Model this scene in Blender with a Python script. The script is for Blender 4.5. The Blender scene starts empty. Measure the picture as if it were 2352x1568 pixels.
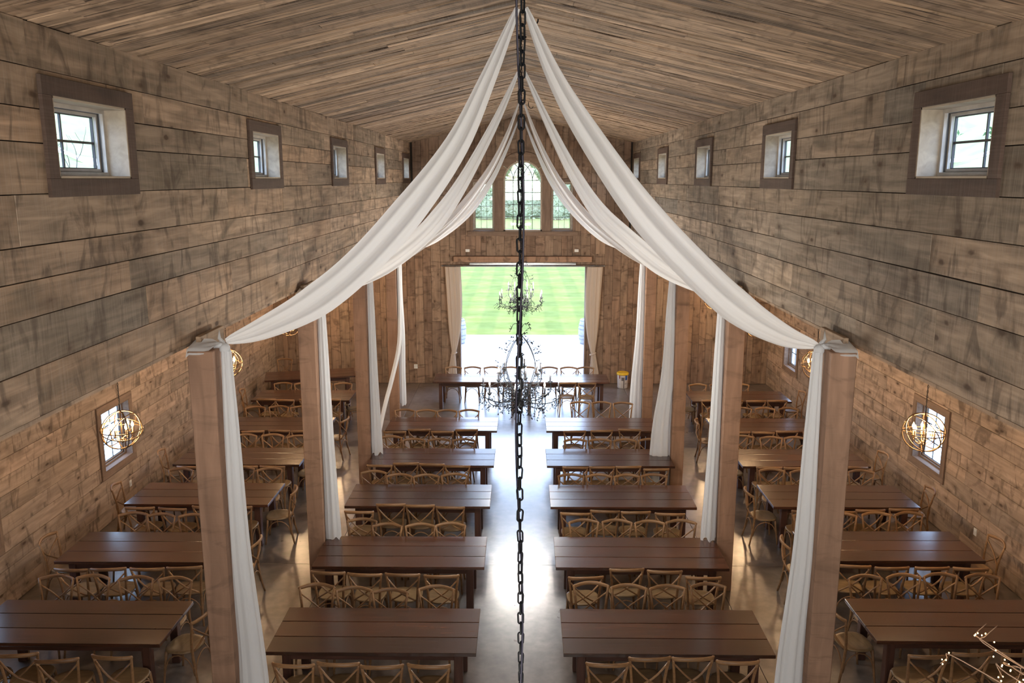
import bpy, math, random
from mathutils import Vector, Matrix
random.seed(7)
PI = math.pi
C = bpy.context.scene.collection
scn = bpy.context.scene

# ------------------------------------------------------------------ camera, world, light
F = 1900.0
cam_d = bpy.data.cameras.new('camera'); cam = bpy.data.objects.new('camera', cam_d); C.objects.link(cam)
cam_d.sensor_width = 36; cam_d.lens = 36*F/2352; cam_d.clip_start = .05; cam_d.clip_end = 600
PITCH = math.atan(374/F)
cam.location = (0, 0, 6.05)
cam.rotation_euler = (PI/2-PITCH, 0, math.atan(21/F*math.cos(PITCH)))
scn.camera = cam
scn.view_settings.view_transform = 'Standard'; scn.view_settings.look = 'None'
scn.view_settings.gamma = 1; scn.view_settings.use_curve_mapping = False
scn.view_settings.exposure = 0.36

w = bpy.data.worlds.new('overcast_sky'); scn.world = w; w.use_nodes = True
nt = w.node_tree; nt.nodes.clear()
wo = nt.nodes.new('ShaderNodeOutputWorld'); bg = nt.nodes.new('ShaderNodeBackground')
tc = nt.nodes.new('ShaderNodeTexCoord'); sx = nt.nodes.new('ShaderNodeSeparateXYZ'); rp = nt.nodes.new('ShaderNodeValToRGB')
nz = nt.nodes.new('ShaderNodeTexNoise'); nz.inputs['Scale'].default_value = 2.2; nz.inputs['Detail'].default_value = 4
mx = nt.nodes.new('ShaderNodeMix'); mx.data_type = 'RGBA'; mx.inputs[0].default_value = .12
nt.links.new(tc.outputs['Generated'], sx.inputs[0]); nt.links.new(sx.outputs['Z'], rp.inputs[0])
rp.color_ramp.elements[0].position = .0; rp.color_ramp.elements[0].color = (.50, .66, 1, 1)
rp.color_ramp.elements[1].position = .7; rp.color_ramp.elements[1].color = (.42, .60, 1, 1)
nt.links.new(tc.outputs['Generated'], nz.inputs['Vector'])
nt.links.new(rp.outputs[0], mx.inputs[6]); nt.links.new(nz.outputs['Color'], mx.inputs[7])
nt.links.new(mx.outputs[2], bg.inputs[0]); bg.inputs[1].default_value = 7.5
nt.links.new(bg.outputs[0], wo.inputs[0])

def area(name, loc, rot, sx_, sy_, power, col):
    d = bpy.data.lights.new(name, 'AREA'); d.shape = 'RECTANGLE'; d.size = sx_; d.size_y = sy_
    d.energy = power; d.color = col
    o = bpy.data.objects.new(name, d); C.objects.link(o); o.location = loc; o.rotation_euler = rot; return o
# added fill lights out of view, standing in for daylight from the rear
area('fill_rear_upper', (0, -4.6, 6.0), (PI/2-.12, 0, 0), 5.2, 2.6, 470, (1, .93, .84))
area('fill_rear_lower', (0, .9, 2.2), (PI/2, 0, 0), 5.5, 3.2, 150, (1, .93, .86))  # unseen fill added beneath the loft, no doorway behind it
# overcast-day sun, very soft, from the far gable's side
sd = bpy.data.lights.new('sun', 'SUN'); sd.energy = 1.0; sd.angle = 1.2; sd.color = (1, .97, .92)
so = bpy.data.objects.new('sun', sd); C.objects.link(so); so.rotation_euler = (math.radians(-38), 0, 0)

# ------------------------------------------------------------------ helpers
class MB:
    def __init__(s): s.v = []; s.f = []; s.sm = []
    def add(s, vs, fs, smooth=False):
        n = len(s.v); s.v += [tuple(v) for v in vs]; s.f += [tuple(i+n for i in f) for f in fs]; s.sm += [smooth]*len(fs); return s
    def box(s, c, d, M=None, ch=0.0):
        hx, hy, hz = d[0]/2, d[1]/2, d[2]/2; c = Vector(c)
        if ch <= 0:
            vs = [Vector((x*hx, y*hy, z*hz)) for z in (-1, 1) for y in (-1, 1) for x in (-1, 1)]
            fs = [(0,2,3,1),(4,5,7,6),(0,1,5,4),(2,6,7,3),(0,4,6,2),(1,3,7,5)]
        else:
            vs = []; fs = []; idx = {}
            for z in (-1, 1):
                for y in (-1, 1):
                    for x in (-1, 1):
                        for a in range(3):
                            p = [x*(hx-ch), y*(hy-ch), z*(hz-ch)]; p[a] = (x*hx, y*hy, z*hz)[a]
                            idx[(x, y, z, a)] = len(vs); vs.append(Vector(p))
            for a in range(3):
                b, g = (a+1) % 3, (a+2) % 3
                for sg in (-1, 1):
                    q = []
                    for u, t in ((-1,-1),(1,-1),(1,1),(-1,1)):
                        k = [0,0,0]; k[a] = sg; k[b] = u; k[g] = t; q.append(idx[(*k, a)])
                    fs.append(tuple(q if sg > 0 else q[::-1]))
            for a in range(3):
                b, g = (a+1) % 3, (a+2) % 3
                for u in (-1, 1):
                    for t in (-1, 1):
                        k0 = [0,0,0]; k1 = [0,0,0]; k0[a] = -1; k1[a] = 1
                        for k in (k0, k1): k[b] = u; k[g] = t
                        q = [idx[(*k0, b)], idx[(*k1, b)], idx[(*k1, g)], idx[(*k0, g)]]
                        fs.append(tuple(q if u*t < 0 else q[::-1]))
            for z in (-1, 1):
                for y in (-1, 1):
                    for x in (-1, 1):
                        q = [idx[(x, y, z, a)] for a in range(3)]
                        fs.append(tuple(q if x*y*z > 0 else q[::-1]))
        if M is not None: vs = [M @ v for v in vs]
        return s.add([v+c for v in vs], fs)
    def tube(s, pts, r, n=6, closed=False, cap=True, flat=1.0, up=None):
        pts = [Vector(p) for p in pts]; k = len(pts)
        rs = r if isinstance(r, (list, tuple)) else [r]*k
        vs = []; ref = None
        for i, p in enumerate(pts):
            a = pts[(i-1) % k] if (closed or i > 0) else p
            b = pts[(i+1) % k] if (closed or i < k-1) else p
            t = (b-a)
            if t.length < 1e-9: t = Vector((0,0,1))
            t.normalize()
            if up is not None: ref = Vector(up)
            if ref is None: ref = Vector((0,0,1)) if abs(t.z) < .9 else Vector((1,0,0))
            u = ref - t*ref.dot(t)
            if u.length < 1e-6: u = Vector((1,0,0)) - t*t.x
            u.normalize(); w_ = t.cross(u); ref = u
            for j in range(n):
                an = 2*PI*j/n
                vs.append(p + u*math.cos(an)*rs[i] + w_*math.sin(an)*rs[i]*flat)
        fs = []
        for i in range(k if closed else k-1):
            for j in range(n):
                a0 = i*n+j; a1 = i*n+(j+1) % n; b0 = ((i+1) % k)*n+j; b1 = ((i+1) % k)*n+(j+1) % n
                fs.append((a0, a1, b1, b0))
        if not closed and cap: fs.append(tuple(range(n))[::-1]); fs.append(tuple((k-1)*n+j for j in range(n)))
        return s.add(vs, fs, True)
    def lathe(s, prof, c=(0,0,0), n=12):
        c = Vector(c); vs = []; fs = []; k = len(prof)
        for r, z in prof:
            for j in range(n): vs.append(c+Vector((r*math.cos(2*PI*j/n), r*math.sin(2*PI*j/n), z)))
        for i in range(k-1):
            for j in range(n): fs.append((i*n+j, i*n+(j+1) % n, (i+1)*n+(j+1) % n, (i+1)*n+j))
        fs.append(tuple(range(n))[::-1]); fs.append(tuple((k-1)*n+j for j in range(n)))
        return s.add(vs, fs, True)
    def mesh(s, name, mat=None):
        m = bpy.data.meshes.new(name); m.from_pydata(s.v, [], s.f); m.polygons.foreach_set('use_smooth', s.sm); m.update()
        if mat: m.materials.append(mat)
        return m
    def obj(s, name, mat, parent=None, M=None):
        o = bpy.data.objects.new(name, s.mesh(name, mat)); C.objects.link(o)
        if parent: o.parent = parent
        if M is not None: o.matrix_local = M
        return o

def tag(o, label=None, cat=None, group=None, kind=None):
    if label: o['label'] = label
    if cat: o['category'] = cat
    if group: o['group'] = group
    if kind: o['kind'] = kind
    return o
def empty(name, loc=(0,0,0), rz=0):
    o = bpy.data.objects.new(name, None); C.objects.link(o); o.location = loc; o.rotation_euler = (0,0,rz)
    o.empty_display_size = .1; return o
def copy_tree(o, parent=None):
    c = o.copy(); C.objects.link(c)
    if parent: c.parent = parent
    for ch in list(o.children): copy_tree(ch, c)
    return c
def basis(o, x, y, z):
    M = Matrix.Identity(4)
    for i, v in enumerate((x, y, z)):
        for r in range(3): M[r][i] = v[r]
    for r in range(3): M[r][3] = o[r]
    return M
def spline(pts, n):
    P = [Vector(p) for p in pts]; P = [P[0]*2-P[1]]+P+[P[-1]*2-P[-2]]; out = []; k = len(P)-3
    for i in range(n):
        u = i/(n-1)*k; a = min(int(u), k-1); t = u-a; p0, p1, p2, p3 = P[a:a+4]
        out.append(.5*((2*p1)+(p2-p0)*t+(2*p0-5*p1+4*p2-p3)*t*t+(3*p1-p0-3*p2+p3)*t**3))
    return out

# ------------------------------------------------------------------ materials
def new_mat(name):
    m = bpy.data.materials.new(name); m.use_nodes = True; n = m.node_tree; b = n.nodes['Principled BSDF']; return m, n, b
def plain(name, col, rough=.5, metal=0, emit=0, ecol=None):
    m, n, b = new_mat(name); b.inputs['Roughness'].default_value = rough; b.inputs['Metallic'].default_value = metal
    tex = n.nodes.new('ShaderNodeTexNoise'); tex.inputs['Scale'].default_value = 9
    t = n.nodes.new('ShaderNodeTexCoord'); n.links.new(t.outputs['Object'], tex.inputs['Vector'])
    r = n.nodes.new('ShaderNodeValToRGB'); r.color_ramp.elements[0].position = .3; r.color_ramp.elements[1].position = .7
    r.color_ramp.elements[0].color = (*[c*.85 for c in col], 1); r.color_ramp.elements[1].color = (*[min(1, c*1.1) for c in col], 1)
    n.links.new(tex.outputs[0], r.inputs[0]); n.links.new(r.outputs[0], b.inputs['Base Color'])
    if emit: b.inputs['Emission Color'].default_value = (*(ecol or col), 1); b.inputs['Emission Strength'].default_value = emit
    return m
def wood(name, cols, grain=(1.3, 16), gdark=.55, blotch=.5, bcol=(.05,.04,.03), knots=.0, saw=.0, rough=.75, spec=.3, bump=.15, streak=0, vec='Object'):
    """cols: list of tints chosen per object; local X is the grain direction"""
    m, nt, b = new_mat(name); L = nt.links.new; N = nt.nodes.new
    t = N('ShaderNodeTexCoord'); oi = N('ShaderNodeObjectInfo')
    mul = N('ShaderNodeVectorMath'); mul.operation = 'SCALE'
    cmb = N('ShaderNodeCombineXYZ'); cmb.inputs[0].default_value = 37; cmb.inputs[1].default_value = 61; cmb.inputs[2].default_value = 23
    L(cmb.outputs[0], mul.inputs[0]); L(oi.outputs['Random'], mul.inputs['Scale'])
    add = N('ShaderNodeVectorMath'); L(t.outputs[vec], add.inputs[0]); L(mul.outputs[0], add.inputs[1])
    def noise(sc, det=5, dist=0, rg=.55):
        mp = N('ShaderNodeMapping'); mp.inputs['Scale'].default_value = sc; L(add.outputs[0], mp.inputs[0])
        z = N('ShaderNodeTexNoise'); z.inputs['Scale'].default_value = 1; z.inputs['Detail'].default_value = det
        z.inputs['Distortion'].default_value = dist; z.inputs['Roughness'].default_value = rg; L(mp.outputs[0], z.inputs['Vector']); return z.outputs[0]
    def ramp(src, p0, c0, p1, c1):
        r = N('ShaderNodeValToRGB'); r.color_ramp.elements[0].position = p0; r.color_ramp.elements[1].position = p1
        r.color_ramp.elements[0].color = (*c0, 1); r.color_ramp.elements[1].color = (*c1, 1); L(src, r.inputs[0]); return r.outputs[0]
    def mixc(f, a, c, mode='MIX'):
        k = N('ShaderNodeMix'); k.data_type = 'RGBA'; k.blend_type = mode
        if isinstance(f, float): k.inputs[0].default_value = f
        else: L(f, k.inputs[0])
        for s_, v in ((6, a), (7, c)):
            if isinstance(v, tuple): k.inputs[s_].default_value = (*v, 1)
            else: L(v, k.inputs[s_])
        return k.outputs[2]
    cr = N('ShaderNodeValToRGB'); e = cr.color_ramp.elements
    while len(e) < len(cols): e.new(.5)
    for i, c in enumerate(cols): e[i].position = i/max(1, len(cols)-1); e[i].color = (*c, 1)
    L(oi.outputs['Random'], cr.inputs[0]); col = cr.outputs[0]
    g = noise((grain[0], grain[1], grain[1]), 6, .6)
    col = mixc(1.0, col, ramp(g, .3, (gdark,)*3, .68, (1.15,)*3), 'MULTIPLY')
    bl = noise((1.1, 3.0, 3.0), 3, .8)
    col = mixc(ramp(bl, .5, (0,)*3, .72, (blotch,)*3), col, bcol)
    if streak:
        st = noise((1.6, 24, 24), 4, .2); col = mixc(ramp(st, .575, (0,)*3, .64, (streak,)*3), col, (.035, .022, .014))
    if saw:
        sw_ = noise((95, 2.0, 2.0), 2, .3); col = mixc(ramp(sw_, .45, (0,)*3, .75, (saw,)*3), col, (.42, .36, .30))
    if knots:
        mp = N('ShaderNodeMapping'); mp.inputs['Scale'].default_value = (2.1, 4.6, .01); L(add.outputs[0], mp.inputs[0])
        v = N('ShaderNodeTexVoronoi'); v.inputs['Scale'].default_value = 1; L(mp.outputs[0], v.inputs['Vector'])
        wz = noise((9, 14, 1), 2)
        ad = N('ShaderNodeMath'); ad.operation = 'MULTIPLY_ADD'; ad.inputs[1].default_value = .16; L(wz, ad.inputs[0]); L(v.outputs['Distance'], ad.inputs[2])
        col = mixc(ramp(ad.outputs[0], .145, (knots,)*3, .21, (0,)*3), col, (.040, .022, .013))
        col = mixc(ramp(ad.outputs[0], .12, (knots*.65,)*3, .42, (0,)*3), col, (.09, .055, .032))
        cs = noise((3.2, 1.1, 1.1), 4, 2.2)
        col = mixc(ramp(cs, .53, (0,)*3, .66, (knots*.68,)*3), col, (.060, .040, .027))
    L(col, b.inputs['Base Color'])
    b.inputs['Roughness'].default_value = rough; b.inputs['Specular IOR Level'].default_value = spec
    if bump:
        bp = N('ShaderNodeBump'); bp.inputs['Strength'].default_value = bump; bp.inputs['Distance'].default_value = .01
        L(g, bp.inputs['Height']); L(bp.outputs[0], b.inputs['Normal'])
    return m

M_wall = wood('weathered_wall_plank', [(.38,.265,.175),(.26,.20,.145),(.46,.31,.20),(.20,.165,.125),(.42,.30,.20),(.29,.21,.145),(.50,.36,.25),(.24,.19,.14)], (1.2,16), .52, .75, (.12,.095,.065), .85, .25, .8)
M_wallr = wood('weathered_wall_plank_grey', [(.32,.25,.18),(.23,.185,.14),(.40,.295,.205),(.18,.155,.125),(.35,.26,.18),(.26,.205,.15),(.43,.33,.24),(.21,.175,.135)], (1.2,16), .50, .75, (.11,.09,.065), .85, .28, .8)
M_aisle = wood('aisle_wall_plank', [(.42,.30,.215),(.33,.25,.19),(.48,.34,.25),(.29,.22,.17)], (1.2,14), .68, .6, (.15,.11,.08), .85, .12, .8)
M_gable = wood('gable_wall_board', [(.24,.155,.105),(.30,.20,.14),(.20,.13,.09),(.27,.19,.135),(.33,.23,.16)], (1.2,14), .7, .5, (.09,.055,.04), .8, .1, .8)
M_ceil = wood('ceiling_plank', [(.48,.33,.21),(.32,.22,.145),(.60,.43,.29),(.42,.29,.185),(.22,.165,.12),(.54,.38,.25)], (.8,18), .36, .6, (.10,.07,.04), .5, .15, .8, streak=.9)
M_post = wood('cedar_post', [(.33,.20,.135),(.37,.23,.155)], (1.1,10), .78, .25, (.16,.09,.06), .42, .05, .7)
M_trim = wood('dark_window_trim', [(.085,.055,.042),(.10,.065,.05)], (1.5,16), .7, .3, (.04,.03,.025), 0, .08, .7)
M_trim2 = wood('brown_window_trim', [(.23,.155,.11),(.20,.135,.095)], (1.5,16), .7, .3, (.06,.04,.03), 0, .08, .7)
M_jamb = wood('raw_jamb_wood', [(.42,.36,.28),(.38,.32,.25)], (1.5,12), .8, .2, (.2,.17,.13), .2, .2, .7)
M_beam = wood('header_beam_wood', [(.33,.20,.13),(.36,.23,.15)], (1.1,10), .8, .2, (.17,.10,.07), .8, .05, .7)
M_table = wood('stained_table_board', [(.078,.027,.014),(.052,.020,.012),(.105,.038,.020),(.065,.025,.014)], (1.5,34), .34, .65, (.022,.011,.008), .5, 0, .23, .75, .10)
_b = M_table.node_tree.nodes['Principled BSDF']; _b.inputs['Coat Weight'].default_value = .3; _b.inputs['Coat Roughness'].default_value = .24; _b.inputs['Coat IOR'].default_value = 1.7
M_tleg = wood('stained_table_frame', [(.075,.032,.022),(.085,.038,.026)], (1.2,14), .6, .3, (.03,.014,.01), 0, 0, .45, .4, .05)
M_chair = wood('honey_chair_wood', [(.27,.15,.068),(.33,.185,.085),(.23,.125,.06),(.30,.17,.08)], (4,30), .7, .3, (.12,.06,.03), 0, 0, .42, .5, .05)
M_seat = wood('tan_chair_seat', [(.24,.16,.085),(.28,.19,.10),(.21,.14,.075)], (6,20), .75, .3, (.12,.08,.04), 0, 0, .35, .6, .05)
M_dark = plain('dark_gap', (.025,.018,.012), .9)
M_sash = plain('window_sash_cream', (.50,.47,.42), .5)
M_sashdk = plain('dark_window_bar', (.06,.055,.05), .5)
M_iron = plain('blackened_iron', (.006,.007,.009), .6, 0)
M_iron.node_tree.nodes['Principled BSDF'].inputs['Specular IOR Level'].default_value = .15
M_bronze = plain('aged_bronze', (.20,.13,.07), .35, .8)
M_steel = plain('brushed_steel', (.35,.36,.36), .3, .9)
M_white = plain('white_plastic', (.75,.75,.72), .4)
M_candle = plain('black_candle_sleeve', (.02,.02,.025), .6)
M_socket = plain('ivory_candle_sleeve', (.55,.42,.25), .5)
M_bulb = plain('lit_bulb', (1,.75,.4), .3, 0, 16, (1,.62,.28))
M_cbulb = plain('clear_candle_bulb', (.6,.55,.5), .15, 0, .35, (1,.93,.82))
M_led = plain('fairy_light_led', (1,.8,.4), .3, 0, 14, (1,.66,.25))
M_twig = plain('pale_twig', (.34,.22,.15), .6)
M_kraft = plain('kraft_vase', (.22,.14,.10), .8)
M_cord = plain('black_cord', (.012,.012,.03), .5)
M_yellow = plain('yellow_lid', (.80,.52,.03), .4)
M_bucket = plain('white_bucket', (.62,.58,.55), .5)
M_blue = plain('blue_print', (.03,.10,.35), .5)
M_grayp = plain('grey_print', (.16,.14,.14), .5)
M_loft = plain('loft_floor_wood', (.2,.12,.07), .6)
M_barrel = wood('grey_barrel_oak', [(.42,.42,.44),(.38,.39,.42)], (1.5,18), .8, .2, (.3,.3,.32), 0, 0, .7)
M_hoop = plain('barrel_hoop', (.25,.26,.28), .5, .6)
def cloth_mat(name, col):
    m, n, b = new_mat(name)
    t = n.nodes.new('ShaderNodeTexCoord'); z = n.nodes.new('ShaderNodeTexNoise'); z.inputs['Scale'].default_value = 350
    n.links.new(t.outputs['Object'], z.inputs['Vector'])
    bp = n.nodes.new('ShaderNodeBump'); bp.inputs['Strength'].default_value = .06; bp.inputs['Distance'].default_value = .001
    n.links.new(z.outputs[0], bp.inputs['Height']); n.links.new(bp.outputs[0], b.inputs['Normal'])
    b.inputs['Base Color'].default_value = (*col, 1); b.inputs['Roughness'].default_value = .9; b.inputs['Specular IOR Level'].default_value = .15
    tr = n.nodes.new('ShaderNodeBsdfTranslucent'); tr.inputs[0].default_value = (*col, 1)
    mx_ = n.nodes.new('ShaderNodeMixShader'); mx_.inputs[0].default_value = .38
    n.links.new(b.outputs[0], mx_.inputs[1]); n.links.new(tr.outputs[0], mx_.inputs[2]); n.links.new(mx_.outputs[0], n.nodes['Material Output'].inputs[0])
    return m
M_cloth = cloth_mat('white_voile', (.84,.87,.90)); M_curt = cloth_mat('cream_curtain', (.72,.63,.54))
# thin glass
M_glass = bpy.data.materials.new('window_glass'); M_glass.use_nodes = True; n = M_glass.node_tree; n.nodes.clear()
o_ = n.nodes.new('ShaderNodeOutputMaterial'); a_ = n.nodes.new('ShaderNodeBsdfTransparent'); g_ = n.nodes.new('ShaderNodeBsdfGlossy'); x_ = n.nodes.new('ShaderNodeMixShader')
a_.inputs[0].default_value = (.95,.98,.97,1); g_.inputs['Roughness'].default_value = .02; x_.inputs[0].default_value = .06
n.links.new(a_.outputs[0], x_.inputs[1]); n.links.new(g_.outputs[0], x_.inputs[2]); n.links.new(x_.outputs[0], o_.inputs[0])
# polished concrete
M_floor, n, b = new_mat('polished_concrete'); L = n.links.new
t = n.nodes.new('ShaderNodeTexCoord')
z1 = n.nodes.new('ShaderNodeTexNoise'); z1.inputs['Scale'].default_value = .8; z1.inputs['Detail'].default_value = 8; z1.inputs['Roughness'].default_value = .65
z2 = n.nodes.new('ShaderNodeTexNoise'); z2.inputs['Scale'].default_value = 7; z2.inputs['Detail'].default_value = 6
z3 = n.nodes.new('ShaderNodeTexNoise'); z3.inputs['Scale'].default_value = 3; z3.inputs['Detail'].default_value = 5; z3.inputs['Distortion'].default_value = .4
for z in (z1, z2, z3): L(t.outputs['Object'], z.inputs['Vector'])
r1 = n.nodes.new('ShaderNodeValToRGB'); r1.color_ramp.elements[0].position = .35; r1.color_ramp.elements[1].position = .66
r1.color_ramp.elements[0].color = (.07,.058,.052,1); r1.color_ramp.elements[1].color = (.20,.172,.155,1); L(z1.outputs[0], r1.inputs[0])
r2 = n.nodes.new('ShaderNodeValToRGB'); r2.color_ramp.elements[0].position = .3; r2.color_ramp.elements[1].position = .7
r2.color_ramp.elements[0].color = (.8,.8,.8,1); r2.color_ramp.elements[1].color = (1.2,1.2,1.2,1); L(z2.outputs[0], r2.inputs[0])
mm = n.nodes.new('ShaderNodeMix'); mm.data_type = 'RGBA'; mm.blend_type = 'MULTIPLY'; mm.inputs[0].default_value = 1
L(r1.outputs[0], mm.inputs[6]); L(r2.outputs[0], mm.inputs[7]); L(mm.outputs[2], b.inputs['Base Color'])
rr = n.nodes.new('ShaderNodeMapRange'); rr.inputs[3].default_value = .24; rr.inputs[4].default_value = .36; L(z3.outputs[0], rr.inputs[0]); L(rr.outputs[0], b.inputs['Roughness'])
b.inputs['IOR'].default_value = 1.6; b.inputs['Coat Weight'].default_value = .6; b.inputs['Coat Roughness'].default_value = .20; b.inputs['Coat IOR'].default_value = 1.6
bp = n.nodes.new('ShaderNodeBump'); bp.inputs['Strength'].default_value = .04; bp.inputs['Distance'].default_value = .01; L(z2.outputs[0], bp.inputs['Height']); L(bp.outputs[0], b.inputs['Normal'])
def ground_mat(name, c0, c1, sc, stripe=0, rough=.9):
    m, n, b = new_mat(name); L = n.links.new; t = n.nodes.new('ShaderNodeTexCoord')
    z = n.nodes.new('ShaderNodeTexNoise'); z.inputs['Scale'].default_value = sc; z.inputs['Detail'].default_value = 8; L(t.outputs['Object'], z.inputs['Vector'])
    r = n.nodes.new('ShaderNodeValToRGB'); r.color_ramp.elements[0].position = .35; r.color_ramp.elements[1].position = .65
    r.color_ramp.elements[0].color = (*c0, 1); r.color_ramp.elements[1].color = (*c1, 1); L(z.outputs[0], r.inputs[0]); out = r.outputs[0]
    if stripe:
        for k, (sc_, dr) in enumerate(((.22, 'X'), (.10, 'Y'))):
            wv = n.nodes.new('ShaderNodeTexWave'); wv.bands_direction = dr; wv.inputs['Scale'].default_value = sc_; wv.inputs['Distortion'].default_value = .6; wv.inputs['Detail'].default_value = 2
            L(t.outputs['Object'], wv.inputs['Vector'])
            rw = n.nodes.new('ShaderNodeValToRGB'); rw.color_ramp.elements[0].position = .35; rw.color_ramp.elements[1].position = .65
            rw.color_ramp.elements[0].color = (.90,.92,.88,1); rw.color_ramp.elements[1].color = (1.12,1.06,1.12,1); L(wv.outputs[0], rw.inputs[0])
            q = n.nodes.new('ShaderNodeMix'); q.data_type = 'RGBA'; q.blend_type = 'MULTIPLY'; q.inputs[0].default_value = 1
            L(out, q.inputs[6]); L(rw.outputs[0], q.inputs[7]); out = q.outputs[2]
    L(out, b.inputs['Base Color']); b.inputs['Roughness'].default_value = rough; b.inputs['Specular IOR Level'].default_value = .2; return m
M_grass = ground_mat('mown_lawn', (.108,.132,.014), (.142,.170,.030), 1.4, 1)
M_patio = ground_mat('pale_patio_concrete', (.42,.41,.40), (.48,.47,.46), 2)
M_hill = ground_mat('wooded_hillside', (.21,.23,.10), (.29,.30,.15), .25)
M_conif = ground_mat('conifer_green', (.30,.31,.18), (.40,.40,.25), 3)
M_bark = ground_mat('grey_bark', (.10,.085,.075), (.17,.15,.13), 3)
M_leafy = ground_mat('spring_green_leaves', (.05,.11,.04), (.08,.15,.05), 3)

# ------------------------------------------------------------------ dimensions
XW = 3.18; ZB = 4.50; ZE = 7.05; ZR = 7.77; YF = 24.2; XA = 7.35; Y0 = -4.8
SL = (ZR-ZE)/XW

# ------------------------------------------------------------------ floor, ground
fl = MB().box((0, (Y0+YF)/2, -.11), (2*XA+.5, YF-Y0+.3, .18)).obj('floor', M_dark); tag(fl, kind='structure')
xs = [-XA-.2, -3.03, 3.03, XA+.2]; ys = [Y0, 4.2, 12.27, 20.3, YF+.1]
for i in range(3):
    for j in range(4):
        a, b_ = xs[i]+.003, xs[i+1]-.003; c0, c1 = ys[j]+.003, ys[j+1]-.003
        MB().box((0,0,0), (b_-a, c1-c0, .03), None, .002).obj('slab', M_floor, fl, Matrix.Translation(((a+b_)/2, (c0+c1)/2, -.015)))
pt = MB().box((0, 28.2, -.08), (24, 7.8, .12)).obj('patio', M_patio); tag(pt, kind='structure')
for j in range(3):
    for i in range(-2, 3): MB().box((0,0,0), (3.99, 2.57, .03), None, .003).obj('slab', M_patio, pt, Matrix.Translation((i*4, 25.63+j*2.6, -.02)))
# ground with rising wooded hills around
def gz(x, y):
    r = math.hypot(x, (y-20)*.8)
    h = -.06
    if y > 60 or abs(x) > 30:
        k = max(0, (max(r, 0)-105)/70); k = min(1, k); h += (3*k*k-2*k**3)*17
        k2 = max(0, min(1, (abs(x)-30)/50)); h += (3*k2*k2-2*k2**3)*9
    return h
def terrain(name, x0, x1, y0, y1, nx, ny, mat, rough=0):
    b = MB(); vs = []; fs = []
    rnd = random.Random(3)
    for j in range(ny+1):
        for i in range(nx+1):
            x = x0+(x1-x0)*i/nx; y = y0+(y1-y0)*j/ny; z = gz(x, y); vs.append((x, y, z+(rnd.uniform(0, rough) if z > 1 else 0)))
    for j in range(ny):
        for i in range(nx): q = j*(nx+1)+i; fs.append((q, q+1, q+nx+2, q+nx+1))
    b.add(vs, fs, True); o = b.obj(name, mat); tag(o, kind='structure'); return o
lawn = terrain('lawn', -28, 28, 32.1, 132, 14, 20, M_grass)
terrain('hillside', -230, 230, 132, 330, 92, 40, M_hill, 2.5)
terrain('ground_left', -230, -28, -60, 132, 60, 50, M_hill, 1.2)
terrain('ground_right', 28, 230, -60, 132, 60, 50, M_hill, 1.2)
gn = MB()
gn.box((-20.3, 10, -.12), (15.4, 60, .1)).box((20.3, 10, -.12), (15.4, 60, .1)).box((0, -25, -.12), (56, 40, .1))
gn.box((-20, 36, -.13), (16, 8, .1)).box((20, 36, -.13), (16, 8, .1))
tag(gn.obj('ground_near', M_grass), kind='structure')

# ------------------------------------------------------------------ planked surfaces
def rect_sub(r, holes):
    out = [r]
    for h in holes:
        nx = []
        for a in out:
            if a[2] <= h[0] or a[0] >= h[2] or a[3] <= h[1] or a[1] >= h[3]: nx.append(a); continue
            if a[0] < h[0]: nx.append((a[0], a[1], h[0], a[3]))
            if a[2] > h[2]: nx.append((h[2], a[1], a[2], a[3]))
            u0, u1 = max(a[0], h[0]), min(a[2], h[2])
            if a[1] < h[1]: nx.append((u0, a[1], u1, h[1]))
            if a[3] > h[3]: nx.append((u0, h[3], u1, a[3]))
        out = nx
    return [a for a in out if a[2]-a[0] > .015 and a[3]-a[1] > .015]
def planked(parent, O, U, V, u0, u1, v0, v1, widths, lens, holes, mat, seed, name='plank', T=.024, gap=.007, dz=.004, far=None, vtop=None, maxn=300, rot=.0012):
    """U = grain direction, V = across; O a point on the plank face plane"""
    rnd = random.Random(seed); O = Vector(O); U = Vector(U); V = Vector(V); W = U.cross(V)
    v = v0; cnt = 0; stuff = MB()
    while v < v1-.02:
        wd = rnd.choice(widths); ve = min(v+wd, v1)
        if v1-ve < .08: ve = v1
        u = u0 - rnd.uniform(0, lens[1]*.8); ut = vtop((v+ve)/2) if vtop else u1
        while u < ut:
            ln = rnd.uniform(*lens); a = max(u, u0); e = min(u+ln, ut)
            if ut-e < .35: e = ut
            if e-a > .05 or u > u0:
                for r in rect_sub((a, v, e, ve), holes):
                    L_, W_ = r[2]-r[0]-.003, r[3]-r[1]-gap
                    if L_ < .01 or W_ < .01: continue
                    c = O+U*((r[0]+r[2])/2)+V*((r[1]+r[3])/2)+W*(-T/2+rnd.uniform(-dz, dz))
                    if (far and far(c)) or cnt >= maxn:
                        Mx = basis((0,0,0), U, V, W).to_3x3(); stuff.box(c, (L_, W_, T), Mx)
                    else:
                        M = basis(c, U, V, W) @ Matrix.Rotation(rnd.uniform(-rot, rot), 4, 'Z') @ Matrix.Rotation(rnd.uniform(-.008, .008), 4, 'X')
                        MB().box((0,0,0), (L_, W_, T), None, .0012 if L_ > .1 and W_ > .06 else 0).obj(name, mat, parent, M); cnt += 1
            u = e if e == ut else u+ln
            if e >= ut: break
        v = ve
    if stuff.v:
        o = stuff.obj('far_'+name+'s', mat, parent); tag(o, kind='stuff')
    return cnt
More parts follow.
